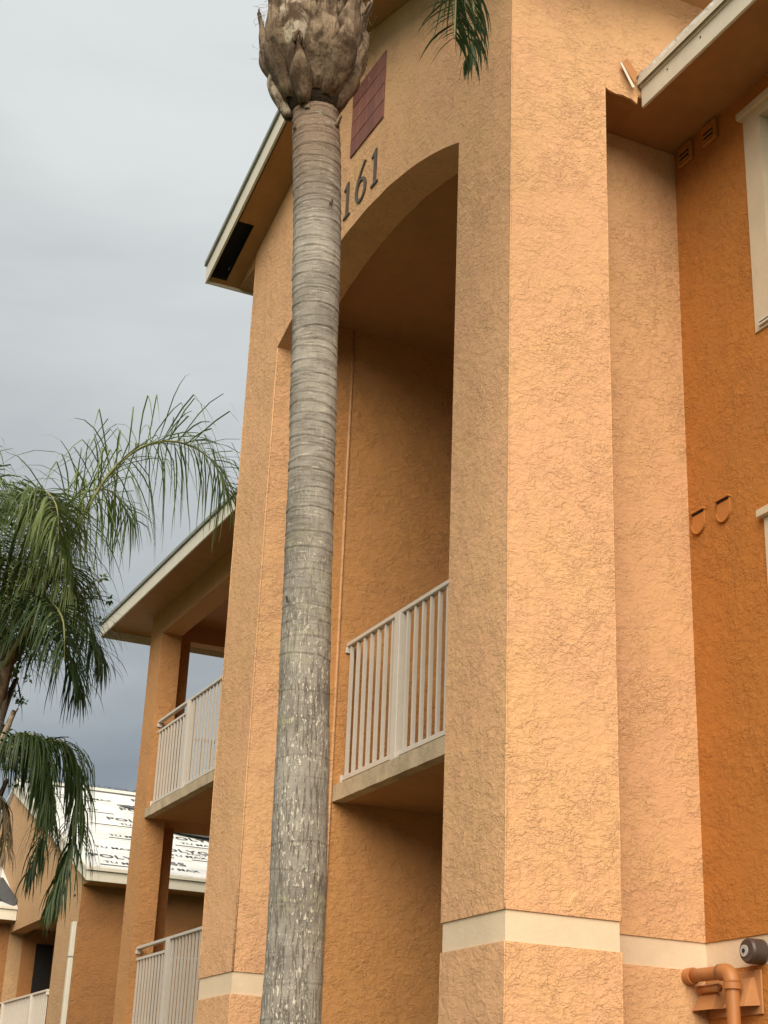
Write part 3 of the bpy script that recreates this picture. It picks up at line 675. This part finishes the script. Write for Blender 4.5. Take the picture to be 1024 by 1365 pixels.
# ---------------------------------------------------------------- palms
def catmull(pts, n):
    pts = [Vector(p) for p in pts]; P = [pts[0]*2-pts[1]]+pts+[pts[-1]*2-pts[-2]]; out_ = []
    for i in range(n+1):
        s_ = i/n*(len(pts)-1); k_ = min(int(s_), len(pts)-2); t = s_-k_
        a, b, c, d = P[k_:k_+4]
        out_.append(.5*((2*b)+(c-a)*t+(2*a-5*b+4*c-d)*t*t+(3*b-a-3*c+d)*t*t*t))
    return out_
def frond(parent, pts, nl, length, mat=None, droop=1.0, start=.12, width=.021, seed=0, spread=1.0, kink=.5, up=.35, rad=.02, kp=.35):
    rg = random.Random(seed); path = catmull(pts, 60)
    rads = [rad*(1-.85*i/60)+.0015 for i in range(61)]
    st = MB().tube(path, rads, 6).build('frond', M_RACH, parent, smooth=True)
    v = []; fc = []
    for i in range(nl):
        t = start+(1-start)*(i+rg.random()*.6)/nl; k_ = min(int(t*60), 59); p = path[k_].lerp(path[k_+1], t*60-k_)
        T = (path[k_+1]-path[max(k_-1, 0)]).normalized()
        S = T.cross(Vector((0, 0, 1)))
        S = S.normalized() if S.length > .05 else Vector((1, 0, 0)); U = S.cross(T).normalized()
        for side in (-1, 1):
            if rg.random() < .04: continue
            env = math.sin(math.pi*min(1, .20+.72*t))**.55
            Ln = length*env*rg.uniform(.75, 1.15)
            el_ = rg.choice((-.35, .0, up, up*1.7))*spread+rg.uniform(-.15, .15)
            fwd = rg.uniform(.35, .75)+.6*max(0, t-.8)
            d = (S*side*math.cos(el_)+U*math.sin(el_)+T*fwd).normalized()
            segs = 6; q = Vector(p); wn = d.cross(Vector((0, 0, 1))); wn = (wn.normalized() if wn.length > .05 else S)
            wn = (wn+U*rg.uniform(-.6, .6)).normalized()
            kk = int(segs*rg.uniform(kink*.6, kink*1.4)); kinked = rg.random() < kp
            b0 = len(v); wd = width*rg.uniform(.75, 1.2)
            for s_ in range(segs+1):
                x = s_/segs; w_ = wd*.5*(min(1, .35+x*3)) * (1-x**2.2)+.0006
                v.append(tuple(q-wn*w_)); v.append(tuple(q+wn*w_))
                if s_ < segs:
                    if s_: fc.append((b0+2*s_-2, b0+2*s_-1, b0+2*s_+1, b0+2*s_))
                    g_ = droop*(.14+.42*x)
                    if kinked and s_ == kk: g_ += droop*1.3
                    d = (d+Vector((rg.uniform(-.08, .08), rg.uniform(-.08, .08), -g_))).normalized()
                    q = q+d*(Ln/segs)
                else: fc.append((b0+2*s_-2, b0+2*s_-1, b0+2*s_+1, b0+2*s_))
    link('leaflets', mesh('leaflets', v, fc), mat or M_LEAF, st, kind='stuff')
    return st

# foreground palm
pc = [(2.593, 2.078, .1295), (2.592, 2.595, .1250), (2.582, 2.922, .1225), (2.575, 3.262, .1200), (2.561, 3.613, .1180), (2.546, 4.165, .1130), (2.531, 4.751, .1125), (2.508, 5.371, .1165), (2.482, 6.027, .1235), (2.450, 6.50, .1260), (2.433, 6.67, .1255), (2.412, 6.95, .135)]
palm = empty('palm_tree', (2.6, 6.43, 0), 'tall foreground palm with ringed grey trunk and a bulb of dry leaf bases', 'palm tree')
def interp(z):
    if z <= pc[0][1]: return pc[0][0]+(pc[0][1]-z)*.005, pc[0][2]+(pc[0][1]-z)*.01
    for a, b in zip(pc, pc[1:]):
        if z <= b[1]:
            t = (z-a[1])/(b[1]-a[1]); return a[0]+(b[0]-a[0])*t, a[2]+(b[2]-a[2])*t
    return pc[-1][0], pc[-1][2]
seg = 110; dz = .0048; zs_ = []; z = 0.0
while z < 1.9: zs_.append(z); z += .04
while z < 6.95: zs_.append(z); z += dz
rings = []; z = .15
while z < 7:
    rings.append((z, rng.uniform(0, 6.28), rng.uniform(.004, .016), rng.uniform(.1, .55) if z < 3.6 else rng.uniform(.5, 1.2)))
    z += rng.uniform(.10, .17) if z < 3.6 else rng.uniform(.075, .13) if z < 4.6 else rng.uniform(.035, .075)
v = []; fc = []
for z in zs_:
    cx, cr_ = interp(z)
    near = [r_ for r_ in rings if abs(r_[0]-z) < .12]
    lump = noise.noise(Vector((1.3, 2.1, z*2.2)))*.0045 + (noise.noise(Vector((7, 3, z*6)))*.003 if z < 4.4 else 0)
    for j in range(seg):
        a = 2*math.pi*j/seg; ca, sa = math.cos(a), math.sin(a)
        h = 0
        for (rz, ph, tilt, am) in near:
            d_ = z-(rz+tilt*math.sin(a+ph)+.006*noise.noise(Vector((ca*2.2, sa*2.2, rz*9))))
            # each ring: sharp lip below, slow taper above
            if -.006 < d_ < .0: h += am*.0032*(1+d_/.006)
            elif 0 <= d_ < .045: h += am*.0032*math.exp(-d_/.016)
            if -.010 < d_ < -.003: h -= am*.0022
        h += noise.noise(Vector((ca*3, sa*3, z*5)))*.0022+noise.noise(Vector((ca*9, sa*9, z*24)))*.0013
        R_ = cr_+h+lump
        v.append((cx+R_*ca, 6.43+R_*sa, z))
for i in range(len(zs_)-1):
    for j in range(seg):
        j2 = (j+1) % seg; fc.append((i*seg+j, i*seg+j2, (i+1)*seg+j2, (i+1)*seg+j))
link('trunk', mesh('trunk', v, fc), M_BARK, palm, smooth=True)
# torn bark scraps
for (ang_, z, s_) in ((-.95, 6.62, .04), (3.3, 6.58, .03), (-1.4, 6.10, .02), (3.5, 3.95, .018), (.3, 4.55, .014), (-2.3, 6.68, .035)):
    cx, cr_ = interp(z); m_ = MB(); n_ = 5
    for i in range(n_+1):
        t = i/n_
        for q in (-1, 1):
            aa = ang_+q*.10*(1-.5*t)*(s_/.03); rd = cr_+.006+s_*.55*t**1.5
            m_.v.append((cx+rd*math.cos(aa), 6.43+rd*math.sin(aa), z+s_*(t-.5)*1.6))
    for i in range(n_): m_.f.append((2*i, 2*i+1, 2*i+3, 2*i+2))
    o = m_.build('bark_scrap', M_BOOT, palm, smooth=True); o.modifiers.new('t', 'SOLIDIFY').thickness = .004
# boots: overlapping dry leaf bases swelling into the bulb
def boot_mesh(ang_, z0, ht, r0_, r1_, wid, sd, lean=0, topw=.35, z_pow=.75):
    rg = random.Random(sd); nu, nv = 12, 16; v = []; fc = []
    for i in range(nv+1):
        t = i/nv
        rr_ = r0_+(r1_-r0_)*math.sin(min(1, t*1.9)*math.pi/2)**.85+lean*max(0, t-.62)**1.5
        wv = wid*((.55+.75*math.sin(math.pi*min(1, t*1.05+.12)))*(1-t)+topw*t)
        for j in range(nu+1):
            s_ = j/nu*2-1; a = ang_+s_*wv*.5
            edge = abs(s_)**3
            rj = rr_-.042*edge*(1-t)-.02*edge*t+.013*noise.noise(Vector((s_*2.5+sd, t*3, 1)))+.010*(1-s_*s_)*(1-t)+.004*noise.noise(Vector((s_*14+sd, t*3, 5)))
            zj = z0+ht*(t**z_pow)+(.055*noise.noise(Vector((s_*4, sd, 3)))+.030*noise.noise(Vector((s_*13, sd, 8)))-.05*edge)*t
            v.append((2.40+rj*math.cos(a), 6.43+rj*math.sin(a), zj))
    for i in range(nv):
        for j in range(nu):
            k_ = i*(nu+1)+j
            if i >= nv-2 and rg.random() < .22: continue
            fc.append((k_, k_+1, k_+nu+2, k_+nu+1))
    return mesh('leaf_base', v, fc)
bk = 0
for (zr0, ht, ra, rb, cnt, wid) in ((6.70, .40, .120, .255, 9, 1.05), (6.78, .50, .140, .292, 9, 1.0), (6.92, .46, .18, .292, 9, .9), (7.08, .42, .20, .268, 9, .8), (7.2, .42, .20, .245, 8, .75), (7.32, .50, .18, .245, 7, .95), (7.50, .6, .15, .24, 7, .9)):
    for i in range(cnt):
        a = 2*math.pi*(i+.5*(bk % 2)+rng.uniform(-.22, .22))/cnt; bk += 1
        me = boot_mesh(a, zr0+rng.uniform(-.06, .07), ht*rng.uniform(.8, 1.15), ra*rng.uniform(1.0, 1.12), rb*rng.uniform(.90, 1.10), wid*rng.uniform(.55, .95), bk, lean=rng.choice((-.5, -.2, .1, .22)), topw=rng.uniform(.12, .5)*wid)
        o = link('leaf_base', me, M_BOOT, palm, smooth=True); o.modifiers.new('t', 'SOLIDIFY').thickness = .012
MB().tube([(2.425, 6.43, 6.70), (2.42, 6.43, 6.80), (2.41, 6.43, 6.92), (2.40, 6.43, 7.1), (2.39, 6.43, 7.5), (2.38, 6.43, 8.3)], [.128, .165, .205, .232, .20, .10], 28).build('crown_core', M_SHEATH, palm, smooth=True)
# loose fibres
m_ = MB()
for i in range(200):
    a = rng.uniform(0, 6.28); z = rng.uniform(7.0, 7.7); rd = .21+.08*min(1, (z-6.85)/.3)
    p = Vector((2.40+rd*math.cos(a), 6.43+rd*math.sin(a), z)); d = Vector((math.cos(a+rng.uniform(-1.3, 1.3)), math.sin(a+rng.uniform(-1.3, 1.3)), rng.uniform(-.8, .9)))
    pts = [p]
    for q in range(5):
        d = (d+Vector((rng.uniform(-.6, .6), rng.uniform(-.6, .6), rng.uniform(-.6, .4)))).normalized(); pts.append(pts[-1]+d*rng.uniform(.010, .028))
    m_.tube(pts, .0011, 3, False)
m_.build('fibre', M_BOOT, palm, kind='stuff')
MB().tube([(2.448, 6.12, 7.02), (2.446, 6.155, 7.028)], .020, 12).build('cut_stub', M_BOOT, palm)
# its fronds: hanging tips enter the frame at the top
C0 = Vector((2.38, 6.43, 8.1))
def F0(*pts, **k): return frond(palm, [C0]+[Vector(p) for p in pts], **k)
F0((2.55, 6.2, 8.7), (2.82, 6.05, 8.5), (2.97, 6.0, 8.05), (3.02, 5.98, 7.50), (3.02, 5.97, 7.10), nl=95, length=.50, mat=M_LEAFD, droop=.7, seed=11, width=.014, spread=.8)
F0((2.75, 6.3, 8.9), (3.10, 6.25, 8.6), (3.24, 6.22, 8.0), (3.25, 6.2, 7.50), (3.24, 6.2, 7.22), nl=90, length=.36, mat=M_LEAFD, droop=2.2, seed=12, width=.014, spread=.35)
F0((2.1, 6.3, 9.0), (1.75, 6.2, 9.5), (1.50, 6.1, 9.4), (1.42, 6.0, 9.0), nl=60, length=.75, mat=M_LEAFD, droop=1.3, seed=13, width=.014)
F0((2.15, 6.6, 9.0), (1.95, 6.6, 9.5), (1.75, 6.6, 9.3), (1.70, 6.6, 8.8), nl=50, length=.75, mat=M_LEAFD, droop=1.3, seed=14, width=.014)
F0((2.2, 5.9, 9.2), (2.1, 5.2, 9.6), (2.0, 4.5, 10.0), (1.9, 3.9, 9.8), nl=90, length=.7, mat=M_LEAFD, seed=15)
F0((2.5, 6.9, 9.3), (2.6, 7.5, 10.2), (2.6, 8.2, 10.8), (2.6, 8.9, 11.0), nl=90, length=.7, mat=M_LEAFD, seed=16)
F0((2.4, 6.4, 9.2), (2.5, 6.3, 10.2), (2.8, 6.1, 10.9), nl=70, length=.7, mat=M_LEAFD, seed=17)

# left palm
p2 = empty('palm_tree', (2.30, 12.8, 0), 'bushy green palm at the left edge with arching and hanging fronds', 'palm tree')
cx2, cy2 = 2.30, 12.8
tr = [(cx2-.02, cy2, z) for z in (0, 1, 2, 3, 3.8, 4.4)]+[(cx2, cy2, 4.9), (cx2, cy2, 5.4)]
M_BARK2 = M_BOOT
MB().tube(tr, [.15, .14, .13, .13, .125, .13, .14, .10], 20).build('trunk', M_BARK, p2, smooth=True)
for i in range(14):
    a = i*2.4; zb = 3.75+i*.11
    m_ = MB(); 
    for q in range(7):
        t = q/6; rd = .13+.06*t+.05*t*t; wv = .55*(1-.7*t)
        for s_ in (-1, 0, 1):
            aa = a+s_*wv; m_.v.append((cx2+(rd-.02*abs(s_))*math.cos(aa), cy2+(rd-.02*abs(s_))*math.sin(aa), zb+.55*t))
    for q in range(6):
        for s_ in range(2): k_ = q*3+s_; m_.f.append((k_, k_+1, k_+4, k_+3))
    o = m_.build('leaf_base', M_BOOT, p2, smooth=True); o.modifiers.new('t', 'SOLIDIFY').thickness = .012
C2 = Vector((cx2, cy2, 5.1))
def F2(*pts, **k): return frond(p2, [C2]+[Vector(p) for p in pts], **k)
F2((2.60, 12.6, 5.95), (2.81, 12.5, 6.59), (3.03, 12.5, 7.10), (3.34, 12.5, 7.42), (3.66, 12.5, 7.50), (3.95, 12.5, 7.38), (4.13, 12.5, 7.10), nl=125, length=1.12, droop=.85, seed=21, width=.0135, up=.6, rad=.02, kink=.5, kp=.75, start=.06)
F2((2.45, 12.9, 5.9), (2.62, 13.0, 6.55), (2.85, 13.0, 6.98), (3.15, 13.0, 7.10), (3.38, 13.0, 6.85), nl=85, length=.95, droop=.9, seed=41, width=.0135, kp=.7, up=.6)
F2((2.30, 12.6, 5.8), (2.32, 12.3, 6.2), (2.38, 12.0, 6.45), (2.45, 11.8, 6.3), (2.52, 11.7, 5.9), nl=140, length=.75, droop=1.1, seed=23, width=.015, kp=.5)
F2((2.2, 12.9, 5.8), (2.15, 12.9, 6.4), (2.2, 12.7, 6.75), (2.3, 12.5, 6.6), (2.4, 12.3, 6.2), nl=130, length=.75, droop=1.0, seed=24, width=.015, kp=.6)
F2((2.25, 12.7, 5.8), (2.24, 12.3, 6.3), (2.28, 11.9, 6.5), (2.38, 11.6, 6.3), (2.42, 11.5, 5.95), nl=140, length=.75, droop=1.3, seed=36, width=.015, kp=.5)
F2((2.35, 12.5, 5.6), (2.50, 12.2, 5.95), (2.62, 12.0, 5.9), (2.70, 11.9, 5.6), nl=120, length=.7, droop=1.2, seed=37, width=.015, kp=.5)
F2((2.45, 12.8, 5.3), (2.62, 12.9, 5.6), (2.80, 13.0, 5.62), (2.98, 13.0, 5.45), (3.08, 13.0, 5.2), nl=90, length=.7, droop=.8, seed=25, width=.015, mat=M_LEAFD)
F2((2.4, 12.3, 5.4), (2.48, 11.9, 5.55), (2.55, 11.6, 5.35), (2.58, 11.5, 5.0), nl=110, length=.62, droop=1.1, seed=26, width=.015, mat=M_LEAFD)
F2((2.55, 13.0, 5.7), (2.85, 13.2, 6.0), (3.15, 13.3, 5.9), (3.35, 13.3, 5.55), nl=110, length=.65, droop=.8, seed=27, width=.015, mat=M_LEAFD)
F2((1.9, 12.7, 6.1), (1.5, 12.6, 6.7), (1.0, 12.5, 6.7), (.6, 12.4, 6.1), nl=120, length=.75, seed=28)
F2((1.9, 13.1, 5.8), (1.5, 13.5, 6.3), (1.1, 13.9, 6.2), (.8, 14.2, 5.6), nl=110, length=.7, seed=29)
F2((2.0, 12.4, 5.9), (1.7, 11.9, 6.5), (1.5, 11.3, 6.5), (1.3, 10.8, 5.9), nl=110, length=.7, seed=30)
F2((2.4, 13.3, 6.0), (2.5, 13.9, 6.6), (2.6, 14.5, 6.5), (2.7, 15.0, 5.9), nl=110, length=.7, seed=31)
# low hanging dark frond
st_ = frond(p2, [(cx2+.05, cy2-.1, 4.35), (2.50, 12.6, 4.53), (2.75, 12.6, 4.62), (2.96, 12.6, 4.58), (3.06, 12.6, 4.30), (3.08, 12.6, 3.90), (3.02, 12.6, 3.55), (2.97, 12.6, 3.35)], 170, .60, M_LEAFD, droop=1.5, start=.05, seed=32, width=.016, spread=.7)
frond(p2, [(cx2+.05, cy2-.2, 4.30), (2.45, 12.4, 4.55), (2.60, 12.3, 4.55), (2.72, 12.3, 4.25), (2.76, 12.3, 3.95)], 120, .50, M_LEAFD, droop=1.5, start=.05, seed=35, width=.016, spread=.7)
frond(p2, [(cx2+.05, cy2, 4.35), (2.55, 12.95, 4.62), (2.75, 13.0, 4.62), (2.90, 13.0, 4.35), (2.92, 13.0, 3.95), (2.86, 13.0, 3.6)], 120, .55, M_LEAFD, droop=1.5, start=.05, seed=42, width=.015, spread=.9)
frond(p2, [(cx2+.05, cy2, 4.2), (2.48, 12.7, 4.1), (2.55, 12.7, 3.8), (2.50, 12.7, 3.4)], 60, .30, M_DRYLEAF, droop=1.6, start=.1, seed=34, width=.016, spread=.5)

# ---------------------------------------------------------------- broadleaf tree behind the palm
bt = empty('broadleaf_tree', (2.2, 15.2, 0), 'small dark leaved tree growing behind the left palm', 'tree')
MB().tube([(1.9, 15.2, 0), (1.95, 15.2, 2), (2.1, 15.1, 3.6), (2.25, 15.0, 5.0)], [.13, .11, .08, .05], 10).build('trunk', M_TWIG, bt, smooth=True)
v = []; fc = []
tips = []
def limb(a, b, c, r_):
    path = catmull([a, b, c], 8); MB().tube(path, [r_*(1-.7*i/8) for i in range(9)], 5).build('limb', M_TWIG, bt, smooth=True)
    tips.extend(path[4:])
trg = random.Random(5)
limb((2.1, 15.1, 3.6), (2.45, 15.1, 4.7), (2.75, 15.1, 5.2), .035)
limb((2.25, 15.0, 5.0), (2.8, 15.0, 5.9), (3.25, 15.0, 6.55), .03)
limb((2.25, 15.0, 5.0), (3.0, 15.1, 6.2), (3.60, 15.0, 6.95), .03)
limb((2.25, 15.0, 5.0), (2.5, 15.0, 5.8), (3.05, 15.2, 6.35), .03)
limb((2.25, 15.0, 5.0), (2.1, 15.0, 6.0), (2.0, 15.0, 6.9), .03)
limb((2.1, 15.1, 3.6), (1.6, 15.1, 4.8), (1.1, 15.1, 5.4), .03)
limb((1.95, 15.2, 3.0), (2.4, 15.0, 4.2), (2.95, 14.9, 5.45), .03)
for tp_ in tips:
    for q in range(5):
        c_ = tp_+Vector([trg.gauss(0, .14) for _ in range(3)])
        for w_ in range(trg.randint(7, 12)):
            d = Vector([trg.gauss(0, 1) for _ in range(3)]).normalized(); s_ = d.cross(Vector([trg.gauss(0, 1) for _ in range(3)])).normalized()
            L_ = trg.uniform(.045, .085); b = len(v); wn = s_*L_*.22; nn = d.cross(s_)*L_*.08
            for a in (c_+d*.01, c_+d*L_*.45+wn+nn, c_+d*L_, c_+d*L_*.45-wn+nn): v.append(tuple(a))
            fc.append((b, b+1, b+2, b+3))
link('crown', mesh('crown', v, fc), M_BROAD, bt, kind='stuff')
